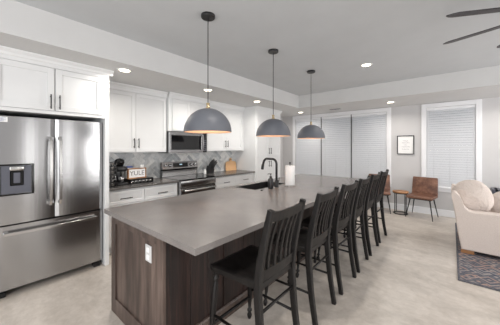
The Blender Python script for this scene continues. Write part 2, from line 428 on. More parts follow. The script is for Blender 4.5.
def basecab(label, y0, y1, x=-3.55):
    t = Thing('base_cabinet', label, 'cabinet', (-3.85, (y0+y1)/2, 0))
    b = MB(); b.box(XL+.002, x-.021, y0, y1, .1, .883); b.box(XL+.002, x-.08, y0, y1, 0, .1); t.part('cabinet_body', b, 'white')
    m_ = (y0+y1)/2
    for i, (a, c) in enumerate(((y0+.03, m_-.003), (m_+.003, y1-.015))):
        front(t, 'drawer', a, c, .675, .86, x, (a+c)/2, .755, .17, False, .04)
        hy = c-.04 if i == 0 else a+.04
        front(t, 'door', a, c, .115, .665, x, hy, .56, .14, True)
basecab('white base cabinet left of the range, under the coffee maker', 1.177, 2.335)
basecab('white base cabinet right of the range, next to the pantry', 3.145, 4.378)
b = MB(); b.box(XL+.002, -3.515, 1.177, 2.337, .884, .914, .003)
solo('countertop', b, 'shadedquartz', 'shaded taupe countertop holding the coffee maker and sign, left of the range', 'countertop', None, (-3.83, 1.75, .884))
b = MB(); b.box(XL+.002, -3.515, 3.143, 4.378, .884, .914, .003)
solo('countertop', b, 'shadedquartz', 'shaded taupe countertop holding the knife block and cutting board', 'countertop', None, (-3.83, 3.77, .884))

# ---------------------------------------------------------------- refrigerator
t = Thing('refrigerator', 'stainless steel french-door refrigerator with bottom freezer drawer and water dispenser', 'refrigerator', (-3.72, .64, 0))
b = MB(); b.box(-4.12, -3.42, .172, 1.112, .04, 1.775, .004); t.part('cabinet_body', b, 'darkgap')
def curved_door(y0, y1, z0, z1, xf, bulge=.012, cut=None):
    b = MB(); n = 14; pr = []
    yc = (y0+y1)/2; hw = (y1-y0)/2
    for k in range(n+1):
        y = y0+(y1-y0)*k/n; u = (y-yc)/hw
        x = xf-bulge*u*u - (.010 if k in (0, n) else 0)
        pr.append((x, y))
    pr += [(-3.415, y1), (-3.415, y0)]
    b.prism(pr, 'z', z0, z1); 
    return b
dl = t.part('door', curved_door(.175, .637, .715, 1.785, -3.33), 'steel')
dr = t.part('door', curved_door(.645, 1.112, .715, 1.785, -3.33), 'steel')
dz = t.part('freezer_drawer', curved_door(.175, 1.112, .075, .70, -3.33, .01), 'steel')
def vhandle(y):
    b = MB(); pts = []
    for k in range(17):
        u = k/16; z = .86+u*.73; x = -3.30+.028*math.sin(PI*u)**.6 if 0 < u < 1 else -3.31
        pts.append((x+.012, y, z))
    b.sweep(pts, (0, 1, 0), .026, .018)
    for z in (.875, 1.575): b.box(-3.345, -3.29, y-.011, y+.011, z-.018, z+.018, .004)
    return b
t.part('handle', vhandle(.598), 'steelbar', dl); t.part('handle', vhandle(.680), 'steelbar', dr)
b = MB(); b.sweep([(-3.285+.02*math.sin(PI*k/16), .245+.79*k/16, .63) for k in range(17)], (0, 0, 1), .030, .018)
for y in (.262, 1.02): b.box(-3.345, -3.28, y-.018, y+.018, .617, .643, .004)
t.part('handle', b, 'steelbar', dz)
b = MB(); X0 = -3.330
b.box(X0-.02, X0+.012, .205, .222, 1.0, 1.31, .003); b.box(X0-.02, X0+.012, .452, .47, 1.0, 1.31, .003)
b.box(X0-.02, X0+.012, .222, .452, 1.296, 1.31, .003); b.box(X0-.02, X0+.012, .222, .452, 1.0, 1.014, .003)
dp = t.part('dispenser', b, 'blackglass', dl)
b = MB(); M['dispgrey'] = mat('grey_dispenser_plastic', (96, 98, 108), .35, .3)
b.box(X0-.012, X0+.004, .224, .450, 1.016, 1.294, .004)
dpp = t.part('dispenser_panel', b, 'dispgrey', dl)
b = MB(); b.box(X0+.002, X0+.007, .29, .39, 1.095, 1.245, .006)
t.part('dispenser_recess', b, 'blackglass', dl)
b = MB(); b.box(X0+.003, X0+.02, .285, .395, 1.245, 1.288, .008, 2); t.part('dispenser_spout', b, 'steelbar', dl)
b = MB(); b.box(X0+.006, X0+.012, .315, .365, 1.12, 1.225, .004); t.part('dispenser_paddle', b, 'dispgrey', dl)
b = MB(); b.box(-3.339, -3.3335, .19, .275, 1.725, 1.775); st = t.part('sticker', b, 'paper', dl); st['label'] = 'white energy sticker on the door corner'
b = MB()
for k in range(4): b.box(-3.3335, -3.333, .198, .198+.05+.015*(k % 2), 1.733+.01*k, 1.736+.01*k)
t.part('sticker_print', b, 'blueplastic', dl)
for y in (.23, 1.06):
    b = MB(); b.box(-3.45, -3.36, y-.035, y+.035, 0, .05, .006); t.part('foot', b, 'blackplastic')

# ---------------------------------------------------------------- range and microwave
t = Thing('range', 'stainless steel freestanding range with black glass top and backguard', 'stove', (-3.82, 2.725, 0))
y0, y1 = 2.345, 3.135
b = MB(); b.box(-4.14, -3.53, y0, y1, .05, .898, .003); t.part('oven_body', b, 'rangesteel')
b = MB(); b.box(-4.14, -3.50, y0, y1, .90, .918, .004); t.part('cooktop', b, 'blackglass')
b = MB(); b.box(-3.53, -3.488, y0+.003, y1-.003, .79, .898, .008, 2); t.part('front_strip', b, 'rangesteel')
b = MB(); b.box(-3.53, -3.495, y0+.003, y1-.003, .20, .782, .006)
od = t.part('oven_door', b, 'rangesteel')
b = MB(); b.box(-3.4955, -3.4915, y0+.09, y1-.09, .30, .66, .002); t.part('oven_window', b, 'blackglass', od)
b = MB(); b.tube([(-3.435, y0+.05, .735), (-3.435, y1-.05, .735)], .014, 12)
for y in (y0+.09, y1-.09): b.box(-3.497, -3.43, y-.012, y+.012, .723, .747, .003)
t.part('handle', b, 'steelbar', od)
b = MB(); b.box(-3.53, -3.497, y0+.003, y1-.003, .06, .19, .005); t.part('storage_drawer', b, 'rangesteel')
b = MB(); b.prism([(-4.14, .918), (-4.075, .918), (-4.075, 1.05), (-4.06, 1.065), (-4.085, 1.195), (-4.14, 1.195)], 'y', y0, y1); bg = t.part('backguard', b, 'rangesteel')
rot = Matrix.Rotation(math.radians(-10.9), 4, 'Y')
def on_guard(mb_box):  # small box on the sloped control face; local z from centre
    return mb_box
b = MB(); q = bmesh.new(); bmesh.ops.create_cube(q, size=1); bmesh.ops.scale(q, vec=(.004, .33, .085), verts=q.verts)
b.merge(q, False, Matrix.Translation((-4.071, 2.735, 1.13)) @ rot); t.part('control_display', b, 'screen', bg)
b = MB(); q = bmesh.new(); bmesh.ops.create_cube(q, size=1); bmesh.ops.scale(q, vec=(.003, .06, .018), verts=q.verts)
b.merge(q, False, Matrix.Translation((-4.067, 2.735, 1.14)) @ rot); t.part('clock_digits', b, 'digits', bg)
for y in (2.41, 2.50, 2.98, 3.07):
    b = MB(); q = bmesh.new(); bmesh.ops.create_cone(q, cap_ends=True, segments=20, radius1=.030, radius2=.024, depth=.035)
    b.merge(q, True, Matrix.Translation((-4.054, y, 1.13)) @ rot @ Matrix.Rotation(PI/2, 4, 'Y')); t.part('knob', b, 'chrome', bg)
b = MB(); b.box(-4.0749, -4.071, y0+.01, y1-.01, .925, 1.0); b.mi = 0; t.part('guard_panel', b, 'steelbar', bg)
b = MB(); b.box(-4.14, -4.053, y0, y1, 1.035, 1.062, .004); t.part('guard_ledge', b, 'blackglass', bg)
for x, y, r in ((-3.68, 2.53, .10), (-3.68, 2.93, .08), (-3.95, 2.53, .075), (-3.95, 2.93, .09)):
    b = MB(); b.lathe([(r-.003, 0), (r, 0), (r, .0006), (r-.003, .0006), (r-.003, 0)], x, y, .9182, 32, cap=False); t.part('burner_ring', b, 'ink')

t = Thing('microwave', 'stainless over-the-range microwave with black glass door and bar handle', 'microwave', (-3.95, 2.743, 1.32))
y0, y1 = 2.305, 3.135
b = MB(); b.box(XL+.003, -3.79, y0, y1, 1.372, 1.755, .003); t.part('microwave_body', b, 'rangesteel')
b = MB(); yd = 3.03
b.box(-3.79, -3.76, y0, yd, 1.375, 1.43, .003); b.box(-3.79, -3.76, y0, yd, 1.69, 1.755, .003)
b.box(-3.79, -3.76, y0, y0+.035, 1.43, 1.69, .003); b.box(-3.79, -3.76, yd-.03, yd, 1.43, 1.69, .003)
dd = t.part('door', b, 'rangesteel')
b = MB(); b.box(-3.79, -3.764, y0+.035, yd-.03, 1.43, 1.69); t.part('door_window', b, 'blackglass', dd)
b = MB(); b.sweep([(-3.725+.018*math.sin(PI*k/12), 3.005, 1.40+.32*k/12) for k in range(13)], (0, 1, 0), .022, .014)
for z in (1.41, 1.705): b.box(-3.762, -3.72, 2.995, 3.015, z-.01, z+.01, .003)
t.part('handle', b, 'chrome', dd)
b = MB(); b.box(-3.79, -3.762, 3.033, y1, 1.375, 1.755, .003); cp = t.part('control_panel', b, 'blackglass')
b = MB()
for r in range(6):
    for c_ in range(3): b.box(-3.7622, -3.7605, 3.045+c_*.028, 3.064+c_*.028, 1.40+r*.04, 1.418+r*.04)
t.part('keypad', b, 'dispgrey', cp)
b = MB(); b.box(-4.1, -3.80, y0+.03, y1-.03, 1.365, 1.374); t.part('vent_grille', b, 'steelbar')

# ---------------------------------------------------------------- kitchen island
IX0, IX1, IY0, IY1 = -2.44, -1.09, .825, 4.58
t = Thing('kitchen_island', 'dark brown stained wood kitchen island base with panelled end and seating side', 'kitchen island', (-1.92, 2.7, 0))
bx0, bx1, by0, by1 = -2.365, -1.50, .875, 4.5
sx0, sx1, sy0, sy1 = -2.335, -1.97, 2.46, 3.2
b = MB(); b.box(bx0+.02, bx1-.02, by0+.01, sy0-.03, 0, .872); b.box(bx0+.02, bx1-.02, sy1+.03, by1-.01, 0, .872)
b.box(bx0+.02, bx1-.02, sy0-.03, sy1+.03, 0, .64); b.box(sx1+.03, bx1-.02, sy0-.03, sy1+.03, .64, .872); t.part('cabinet_body', b, 'islandwood')
b = MB()       # near end: frame and recessed panel, face at y=.86
yf = .86; s1 = .085
b.box(bx0, bx0+.085, yf, by0+.01, 0, .873, .002); b.box(bx1-.095+.01, bx1+.012, yf, by0+.01, 0, .873, .002)
b.box(bx0+.085, bx1-.085, yf, by0+.01, 0, .135, .002); b.box(bx0+.085, bx1-.085, yf, by0+.01, .80, .873, .002)
t.part('end_frame', b, 'islandwood')
b = MB(); b.box(bx0+.085, bx1-.085, yf+.012, by0+.012, .135, .80); t.part('end_panel', b, 'islandwood')
M['islandshaded'] = wood('shaded_island_wood', (26, 18, 17), (42, 29, 27), (74, 50, 43), (9, 9, .5), .42)  # same island wood, seating-side shade put into its colour
b = MB()       # seating side, face at x = bx1
n = 6; ys = [by0+.01+(by1-by0-.02)*k/n for k in range(n+1)]
for k in range(n+1):
    b.box(bx1-.02, bx1, max(by0+.01, ys[k]-.045), min(by1, ys[k]+.045), .11, .80, .002)
b.box(bx1-.02, bx1, by0+.01, by1, .80, .873, .002)
t.part('side_frame', b, 'islandshaded')
b = MB()
for k in range(n): 
    for j in range(3):
        a = ys[k]+.045; c_ = ys[k+1]-.045; d_ = (c_-a)/3
        b.box(bx1-.02, bx1-.010, a+d_*j+.002, a+d_*(j+1)-.002, .11, .80, .002)
t.part('side_panel', b, 'islandshaded')
b = MB(); b.prism([(bx1-.02, 0), (bx1+.014, 0), (bx1+.014, .095), (bx1+.004, .11), (bx1-.02, .11)], 'y', by0+.01, by1); t.part('base_molding', b, 'islandwood')
b = MB()       # working side: doors (faces the range)
b.box(bx0, bx0+.02, by0+.01, by1, .10, .873, .002); t.part('back_panel', b, 'islandwood')
b = MB(); b.box(-1.740, -1.655, yf+.004, yf+.0125, .640, .762, .003); M['outlet'] = mat('white_outlet_plastic', (206, 206, 206), .4); pl = t.part('outlet', b, 'outlet'); pl['label'] = 'white double outlet plate'
b = MB()
for z in (.675, .727):
    b.box(-1.7145, -1.6805, yf+.002, yf+.0045, z-.016, z+.016, .003)
sk = t.part('outlet_socket', b, 'paper', pl)
for z in (.675, .727):
    pass

b = MB()       # countertop as one slab with a sink cut-out
Z0, Z1 = .874, .914
for (a, c_, d_, e_) in ((IX0, IX1, IY0, sy0), (IX0, IX1, sy1, IY1), (IX0, sx0, sy0, sy1), (sx1, IX1, sy0, sy1)):
    b.box(a, c_, d_, e_, Z0, Z1)
bmesh.ops.remove_doubles(b.bm, verts=b.bm.verts, dist=1e-5)
inner = [f for f in b.bm.faces if len([1 for e in f.edges if len(e.link_faces) > 2]) >= 1 and abs(f.normal.z) < .5]
dup_ = []
seen = {}
for f in b.bm.faces:
    k = tuple(round(x, 4) for x in f.calc_center_median())
    if k in seen: dup_ += [f, seen[k]]
    seen[k] = f
bmesh.ops.delete(b.bm, geom=list(set(dup_)), context='FACES')
solo('island_countertop', b, 'quartz', 'long taupe quartz island countertop overhanging toward the stools, with sink cut-out', 'countertop', None, (-1.77, 2.7, Z0))

M['sink'] = mat('matte_black_composite', (20, 20, 22), .6)
b = MB(); th = .012; zb = .68
e_ = .0015; zt = Z1+.002
b.box(sx0+e_, sx0+th, sy0+e_, sy1-e_, zb, zt); b.box(sx1-th, sx1-e_, sy0+e_, sy1-e_, zb, zt)
b.box(sx0+th, sx1-th, sy0+e_, sy0+th, zb, zt); b.box(sx0+th, sx1-th, sy1-th, sy1-e_, zb, zt)
b.box(sx0+e_, sx1-e_, sy0+e_, sy1-e_, zb-th, zb)
t = Thing('sink', 'black rectangular sink set into the island countertop', 'sink', (-2.17, 2.83, zb-th))
t.part('basin', b, 'sink')
b = MB(); b.lathe([(.045, 0), (.045, .003), (.03, .004)], -2.17, 2.83, zb, 24); t.part('drain', b, 'steelbar')

# faucet
fx, fy = -1.90, 2.85
t = Thing('faucet', 'matte black square-arched pull-down faucet beside the island sink', 'faucet', (fx, fy, Z1))
b = MB(); b.lathe([(.034, 0), (.034, .006), (.029, .012), (.029, .09), (.018, .10)], fx, fy, Z1, 20); t.part('base', b, 'black')
b = MB(); pts = [(fx, fy, Z1+.08), (fx, fy, Z1+.32)]
for k in range(1, 8):
    a = PI/2*k/8; pts.append((fx-.075*(1-math.cos(a)), fy, Z1+.32+.075*math.sin(a)))
for k in range(0, 8):
    a = PI/2*k/8*.95; pts.append((fx-.165-.065*math.sin(a), fy, Z1+.32+.075*math.cos(a)))
pts += [(fx-.24, fy, Z1+.30)]
b.tube(pts, .0165, 12); t.part('spout', b, 'black')
b = MB(); b.tube([(fx-.238, fy, Z1+.315), (fx-.247, fy, Z1+.27), (fx-.252, fy, Z1+.235)], [.019, .021, .021], 14); t.part('spray_head', b, 'black')
b = MB(); b.tube([(fx, fy+.02, Z1+.06), (fx, fy+.045, Z1+.062), (fx+.0, fy+.065, Z1+.09), (fx+.0, fy+.07, Z1+.13)], [.009, .008, .006, .005], 10); t.part('handle', b, 'black')
# soap bottle
sx, sy = -1.88, 2.68
t = Thing('soap_dispenser', 'black soap pump bottle standing in front of the faucet base', 'soap dispenser', (sx, sy, Z1))
b = MB(); b.lathe([(.034, 0), (.037, .006), (.037, .12), (.030, .137), (.016, .146), (.014, .152)], sx, sy, Z1, 24); t.part('bottle', b, 'black')
b = MB(); b.lathe([(.017, 0), (.017, .018), (.006, .02), (.006, .045), (.012, .046), (.012, .056)], sx, sy, Z1+.15, 16)
b.tube([(sx, sy, Z1+.20), (sx-.03, sy-.01, Z1+.20), (sx-.042, sy-.014, Z1+.193)], .005, 8); t.part('pump', b, 'blackplastic')
b = MB(); b.lathe([(.017, 0), (.017, .008), (.013, .012)], -1.89, 2.49, Z1, 18)
solo('disposal_button', b, 'black', 'small round black air switch button on the island near the sink', 'button', None, (-1.89, 2.49, Z1))
# paper towels
px, py = -1.80, 3.05
t = Thing('paper_towel_holder', 'upright paper towel roll on a grey base, standing on the island', 'paper towel holder', (px, py, Z1))
b = MB(); b.lathe([(.078, 0), (.078, .010), (.070, .014)], px, py, Z1, 32); t.part('base', b, 'steelbar')
b = MB(); b.lathe([(.006, 0), (.006, .31), (.012, .315), (.012, .33), (.004, .335)], px, py, Z1+.012, 12); t.part('post', b, 'black')
b = MB(); b.lathe([(.019, 0), (.066, 0), (.068, .004), (.068, .276), (.066, .28), (.019, .28), (.019, 0)], px, py, Z1+.016, 32, cap=False); t.part('paper_roll', b, 'paper')

# ---------------------------------------------------------------- bar stools
def lerp(tab, z):
    for (z0, x0), (z1, x1) in zip(tab, tab[1:]):
        if z <= z1:
            u = (z-z0)/(z1-z0); return x0+(x1-x0)*u
    return tab[-1][1]
def smooth_tab(tab, n=40):
    z0, z1 = tab[0][0], tab[-1][0]; zs = [z0+(z1-z0)*k/n for k in range(n+1)]; xs = [lerp(tab, z) for z in zs]
    for _ in range(6): xs = [xs[0]]+[(xs[i-1]+2*xs[i]+xs[i+1])/4 for i in range(1, n)]+[xs[-1]]
    return list(zip(zs, xs))
POST = smooth_tab([(0, .275), (.28, .232), (.60, .205), (.75, .222), (.93, .262), (1.105, .305)])
def make_stool():
    t = Thing('bar_stool', 'x', 'bar stool', (0, 0, 0), 0, 'slat-back bar stools along the island', local=True)
    pw = .200
    # saddle seat
    b = MB(); nx, ny = 12, 12; top = []; bot = []
    for i in range(nx+1):
        u = i/nx; x = -.210+.42*u; hw = .238-.028*u - (.012 if i in (0, nx) else 0)
        rt, rb = [], []
        for j in range(ny+1):
            v_ = j/ny*2-1; y = hw*v_
            dip = -.014*math.exp(-((abs(v_)-.45)/.28)**2)*math.exp(-((u-.6)/.42)**2)
            edge = -.006 if (i in (0, nx) or j in (0, ny)) else 0
            rt.append(b.bm.verts.new((x, y, (.640+dip+edge)))); rb.append(b.bm.verts.new((x, y*.97, .596)))
        top.append(rt); bot.append(rb)
    for i in range(nx):
        for j in range(ny):
            f = b.bm.faces.new([top[i][j], top[i+1][j], top[i+1][j+1], top[i][j+1]]); f.smooth = True
            b.bm.faces.new([bot[i][j], bot[i][j+1], bot[i+1][j+1], bot[i+1][j]])
    for i in range(nx):
        b.bm.faces.new([top[i][0], bot[i][0], bot[i+1][0], top[i+1][0]]); b.bm.faces.new([top[i][ny], top[i+1][ny], bot[i+1][ny], bot[i][ny]])
    for j in range(ny):
        b.bm.faces.new([top[0][j], top[0][j+1], bot[0][j+1], bot[0][j]]); b.bm.faces.new([top[nx][j], bot[nx][j], bot[nx][j+1], top[nx][j+1]])
    t.part('seat', b, 'stoolwood')
    # front turned legs
    for s in (-1, 1):
        b = MB(); pr = [(.011, 0), (.017, .015), (.021, .035), (.013, .055), (.010, .062), (.021, .072), (.021, .084), (.011, .094), (.017, .17), (.0215, .24), (.0225, .40), (.018, .49),
                        (.011, .515), (.011, .522), (.023, .532), (.023, .545), (.011, .555), (.018, .567), (.022, .580), (.022, .6)]
        rg = b.lathe(pr, 0, 0, 0, 14)
        for ring, (r, z) in zip(rg, pr):
            k = z/.595
            for v_ in ring: v_.co.x += -.218+.040*k; v_.co.y += s*(.222-.030*k)
        t.part('leg', b, 'stoolwood')
    # back posts run from the floor to the top rail
    for s in (-1, 1):
        b = MB(); b.sweep([(x, s*(pw+.006*(1-z/1.1)), z) for z, x in POST], (0, 1, 0), .034, [.036+.014*min(1, z/.6) if z < .7 else .050-.016*(z-.7)/.4 for z, x in POST]); t.part('leg', b, 'stoolwood')
    def rail(z0, z1, bow, th, dz=0):
        b = MB(); n = 10; rows = []
        for j in range(n+1):
            y = -pw+2*pw*j/n; q = bow*(1-(y/pw)**2); dd = dz*(1-(y/pw)**2)
            c_ = []
            for (z, o_) in ((z0+dd, -th/2), (z1+dd, -th/2), (z1+dd, th/2), (z0+dd, th/2)):
                c_.append(b.bm.verts.new((lerp(POST, z)+q+o_, y, z)))
            rows.append(c_)
        for a, c_ in zip(rows, rows[1:]):
            for k in range(4): b.bm.faces.new([a[k], a[(k+1) % 4], c_[(k+1) % 4], c_[k]])
        b.bm.faces.new(rows[0]); b.bm.faces.new(rows[-1][::-1]); return b
    t.part('top_rail', rail(1.030, 1.092, .022, .022, -.004), 'stoolwood')
    t.part('lower_rail', rail(.642, .712, .018, .020, .004), 'stoolwood')
    for k in range(5):
        y = (k-2)*.064; b = MB(); pts = []
        for q in range(13):
            z = .705+(1.035-.705)*q/12; pts.append((lerp(POST, z)+.020*(1-(y/pw)**2)-.010*math.sin(PI*q/12), y, z))
        b.sweep(pts, (0, 1, 0), .023, .013); t.part('back_slat', b, 'stoolwood')
    b = MB(); b.box(.186, .214, -pw, pw, .585, .625, .003); t.part('seat_rail', b, 'stoolwood')
    def yl(z): return .222-.030*z/.595
    def xl(z): return -.218+.040*z/.595
    for (z,) in ((.20,),):
        b = MB(); b.tube([(xl(z), -yl(z), z), (xl(z), yl(z), z)], .012, 10); t.part('stretcher', b, 'stoolwood')
    for s in (-1, 1):
        for z in (.27,):
            b = MB(); b.tube([(xl(z), s*yl(z), z), (lerp(POST, z), s*.203, z)], .010, 10); t.part('stretcher', b, 'stoolwood')
    b = MB(); b.tube([(lerp(POST, .45), -.203, .45), (lerp(POST, .45), .203, .45)], .010, 10); t.part('stretcher', b, 'stoolwood')
    return t.e
stool = make_stool()
SL = ['black wooden slat-back bar stool nearest the camera, at the near end of the island',
      'black wooden slat-back bar stool, second from the near end of the island',
      'black wooden slat-back bar stool, third from the near end of the island',
      'black wooden slat-back bar stool, fourth from the near end of the island',
      'black wooden slat-back bar stool, fifth from the near end, one before the last',
      'black wooden slat-back bar stool farthest from the camera, at the window end of the island']
for i, (y, a) in enumerate(((1.365, 0), (2.035, 1), (2.65, -1), (3.20, 1), (3.77, 0), (4.34, -1))):
    o = stool if i == 0 else copy_tree(stool)
    o.location = (-1.12, y, 0); o.rotation_euler = (0, 0, math.radians(a)); o['label'] = SL[i]

# ---------------------------------------------------------------- pendants
def make_pendant():
    t = Thing('pendant_light', 'x', 'pendant light', (0, 0, 0), 0, 'dome pendants over the island', local=True)
    R = .225; zr = 1.622
    b = MB(); b.lathe([(.062, -.028), (.066, -.024), (.066, 0)], 0, 0, ZC, 28); t.part('canopy', b, 'black')
    b = MB(); b.tube([(0, 0, ZC-.02), (0, 0, zr+R+.055)], .0042, 8); t.part('cord', b, 'cord')
    b = MB(); b.lathe([(.022, -.006), (.022, .012), (.015, .016), (.015, .040), (.018, .042), (.018, .050), (.006, .056)], 0, 0, zr+R, 20); t.part('neck', b, 'brass')
    b = MB(); b.lathe([(R*math.cos(a), R*1.01*math.sin(a)) for a in [PI/2*k/18 for k in range(18)]]+[(.012, R*1.01)], 0, 0, zr, 48, cap=False); t.part('shade', b, 'pendant')
    r2 = R-.004
    b = MB(); b.lathe([(R, 0)]+[(r2*math.cos(a), r2*math.sin(a)) for a in [PI/2*k/18 for k in range(18)]]+[(.012, r2)], 0, 0, zr, 48, cap=False); t.part('shade_lining', b, 'copperlining', recalc=False)
    b = MB(); b.lathe([(.02, .05), (.02, 0)][::-1], 0, 0, zr+R-.06, 16); t.part('socket', b, 'black')
    b = MB(); b.lathe([(.004, -.034), (.02, -.028), (.031, -.012), (.033, .004), (.026, .02), (.014, .036), (.012, .05)], 0, 0, zr+.12, 18); t.part('bulb', b, 'bulb')
    l = D.lights.new('pendant_glow', 'POINT'); l.energy = 1.5; l.color = (1, .84, .68); l.shadow_soft_size = .035
    lo = D.objects.new('pendant_glow', l); C.objects.link(lo); lo.location = (0, 0, zr+.055); lo.parent = t.e
    return t.e
pd = make_pendant()
PLb = ['charcoal dome pendant nearest the camera, hanging in front of the microwave',
       'charcoal dome pendant in the middle, hanging in front of the pantry',
       'charcoal dome pendant farthest from the camera, hanging before the triple window']
for i, y in enumerate((1.50, 2.597, 3.70)):
    o = pd if i == 0 else copy_tree(pd); o.location = (-1.783, y, 0); o['label'] = PLb[i]

# ---------------------------------------------------------------- recessed lights and vent
def make_recessed():
    t = Thing('recessed_light', 'x', 'ceiling light', (0, 0, 0), 0, 'round recessed downlights', local=True)
    b = MB(); b.lathe([(.060, -.004), (.085, -.007), (.092, -.001), (.060, -.001), (.060, -.004)], 0, 0, 0, 28, cap=False); t.part('trim_ring', b, 'ceramic')
    b = MB(); b.lathe([(.061, -.005), (.061, -.0005)], 0, 0, 0, 28); t.part('lens', b, 'lens')
    l = D.lights.new('downlight', 'AREA'); l.shape = 'DISK'; l.size = .12; l.energy = RECESS_POWER; l.spread = math.radians(155); l.color = (1, .94, .86)
    lo = D.objects.new('downlight', l); C.objects.link(lo); lo.location = (0, 0, -.012); lo.parent = t.e
    return t.e
rc = make_recessed()
RL = [(-3.13, 1.29, ZS, 'round recessed downlight in the soffit nearest the refrigerator cabinet'),
      (-3.14, 2.64, ZS, 'round recessed downlight in the soffit behind the nearest pendant cord'),
      (-3.14, 3.97, ZS, 'round recessed downlight in the soffit above the pantry side'),
      (-3.20, 6.0, ZS, 'round recessed downlight in the soffit corner above the triple window left end'),
      (-1.0, 5.87, ZS, 'round recessed downlight in the far soffit above the framed print'),
      (-1.0, 3.97, ZC, 'round recessed downlight in the main ceiling right of the pendants'),
      (.8, 5.87, ZS, 'round recessed downlight in the far soffit, unseen and added for light, to the right'),  # downlights from here on are unseen, added to brighten the room
      (1.2, .3, ZC, 'round recessed downlight in the main ceiling over the living area, unseen and added for light'),
      (-1.0, -.6, ZC, 'round recessed downlight in the main ceiling behind the camera on the kitchen side, unseen and added for light'),
      (-1.0, 1.35, ZC, 'round recessed downlight in the main ceiling above the near stools, unseen and added for light'),
      (1.2, 1.9, ZC, 'round recessed downlight in the main ceiling before the fan, unseen and added for light'),
      (2.6, 3.9, ZC, 'round recessed downlight in the main ceiling beyond the fan, unseen and added for light')]
for i, (x, y, z, lb) in enumerate(RL):
    o = rc if i == 0 else copy_tree(rc); o.location = (x, y, z); o['label'] = lb
t = Thing('ceiling_vent', 'small white supply vent in the soffit above the triple window', 'vent', (-2.25, 6.02, ZS))
b = MB(); b.box(-2.40, -2.10, 5.96, 6.08, ZS-.006, ZS-.0005, .002); t.part('frame', b, 'ceramic')
b = MB()
for k in range(5): b.box(-2.38, -2.12, 5.972+.02*k, 5.982+.02*k, ZS-.011, ZS-.006)
t.part('louvers', b, 'dispgrey')

# ---------------------------------------------------------------- ceiling fan
fc = (.695, 2.637); fz = 2.45
t = Thing('ceiling_fan', 'dark eight-bladed ceiling fan at the upper right', 'ceiling fan', (fc[0], fc[1], ZC))
b = MB(); b.lathe([(.03, -.07), (.065, -.05), (.07, 0)], fc[0], fc[1], ZC, 28); t.part('canopy', b, 'black')
b = MB(); b.tube([(fc[0], fc[1], ZC-.05), (fc[0], fc[1], fz+.05)], .012, 12); t.part('downrod', b, 'black')
b = MB(); b.lathe([(.05, -.05), (.10, -.045), (.115, -.01), (.115, .03), (.08, .06), (.02, .07)], fc[0], fc[1], fz, 32); t.part('motor_housing', b, 'black')
M['fanblade'] = wood('dark_grey_fan_blade', (58, 56, 60), (72, 70, 74), (84, 82, 86), (3, 3, 1), .5)
for k in range(8):
    a = math.radians(205.5-45*k*1.0 + 0) ; d = Vector((math.cos(a), math.sin(a), 0)); n_ = Vector((-d.y, d.x, 0))
    b = MB(); up = Vector((0, 0, 1)); pitch = math.radians(-8); wv = (n_*math.cos(pitch)+up*math.sin(pitch)); tv = d.cross(wv)
    secs = [(.10, .030, .045), (.20, .032, .05), (.55, .04, .05), (.74, .045, .05), (.775, .028, .036), (.80, .004, .010)]
    rings = []
    for r, fwd, bk in secs:
        c_ = Vector((fc[0], fc[1], fz))+d*r
        rings.append([b.bm.verts.new(c_+wv*fwd+tv*.003), b.bm.verts.new(c_-wv*bk+tv*.003), b.bm.verts.new(c_-wv*bk-tv*.003), b.bm.verts.new(c_+wv*fwd-tv*.003)])
    for p, q in zip(rings, rings[1:]):
        for j in range(4): b.bm.faces.new([p[j], p[(j+1) % 4], q[(j+1) % 4], q[j]])
    b.bm.faces.new(rings[0]); b.bm.faces.new(rings[-1][::-1]); t.part('blade', b, 'fanblade')

# ---------------------------------------------------------------- counter items
zc = .914
# pod carousel / wire rack at the panel
t = Thing('pod_rack', 'black wire coffee pod tower beside the refrigerator panel', 'pod rack', (-3.66, 1.345, zc))
b = MB()
for yy in (1.305, 1.385): 
    for xx in (-3.70, -3.62): b.tube([(xx, yy, zc), (xx, yy, zc+.36)], .004, 8)
for k in range(7):
    z = zc+.005+.058*k; b.tube([(-3.70, 1.305, z), (-3.62, 1.305, z), (-3.62, 1.385, z), (-3.70, 1.385, z)], .003, 6, closed=True)
t.part('rack', b, 'black')
for k in range(6):
    b = MB(); b.lathe([(.018, 0), (.024, .036), (.026, .038), (.026, .040)], -3.66, 1.345, zc+.012+.058*k, 16); t.part('coffee_pod', b, 'steelbar')
# coffee maker
cx, cy = -3.84, 1.51
t = Thing('coffee_maker', 'black single-serve coffee maker with a domed head on the counter', 'coffee maker', (cx, cy, zc))
b = MB(); b.box(cx-.15, cx+.14, cy-.075, cy+.075, zc, zc+.035, .008, 2); t.part('base', b, 'blackplastic')
b = MB(); b.box(cx-.15, cx-.03, cy-.05, cy+.05, zc+.035, zc+.26, .015, 2); t.part('column', b, 'blackplastic')
b = MB(); b.box(cx-.15, cx+.11, cy-.075, cy+.075, zc+.20, zc+.275, .025, 3); t.part('brew_head', b, 'blackplastic')
b = MB(); b.lathe([(.045, 0), (.062, .03), (.072, .06), (.066, .09), (.04, .112), (.01, .12)], cx-.0, cy, zc+.275, 24); t.part('lid', b, 'blackglass')
b = MB(); b.lathe([(.032, 0), (.04, .05), (.042, .09), (.039, .09), (.036, .05), (.028, .005)], cx+.07, cy, zc+.036, 20); t.part('cup', b, 'chrome')
b = MB(); b.tube([(cx+.04, cy-.075, zc+.17), (cx+.10, cy-.09, zc+.12), (cx+.11, cy-.09, zc+.06)], .006, 8); t.part('steam_wand', b, 'chrome')
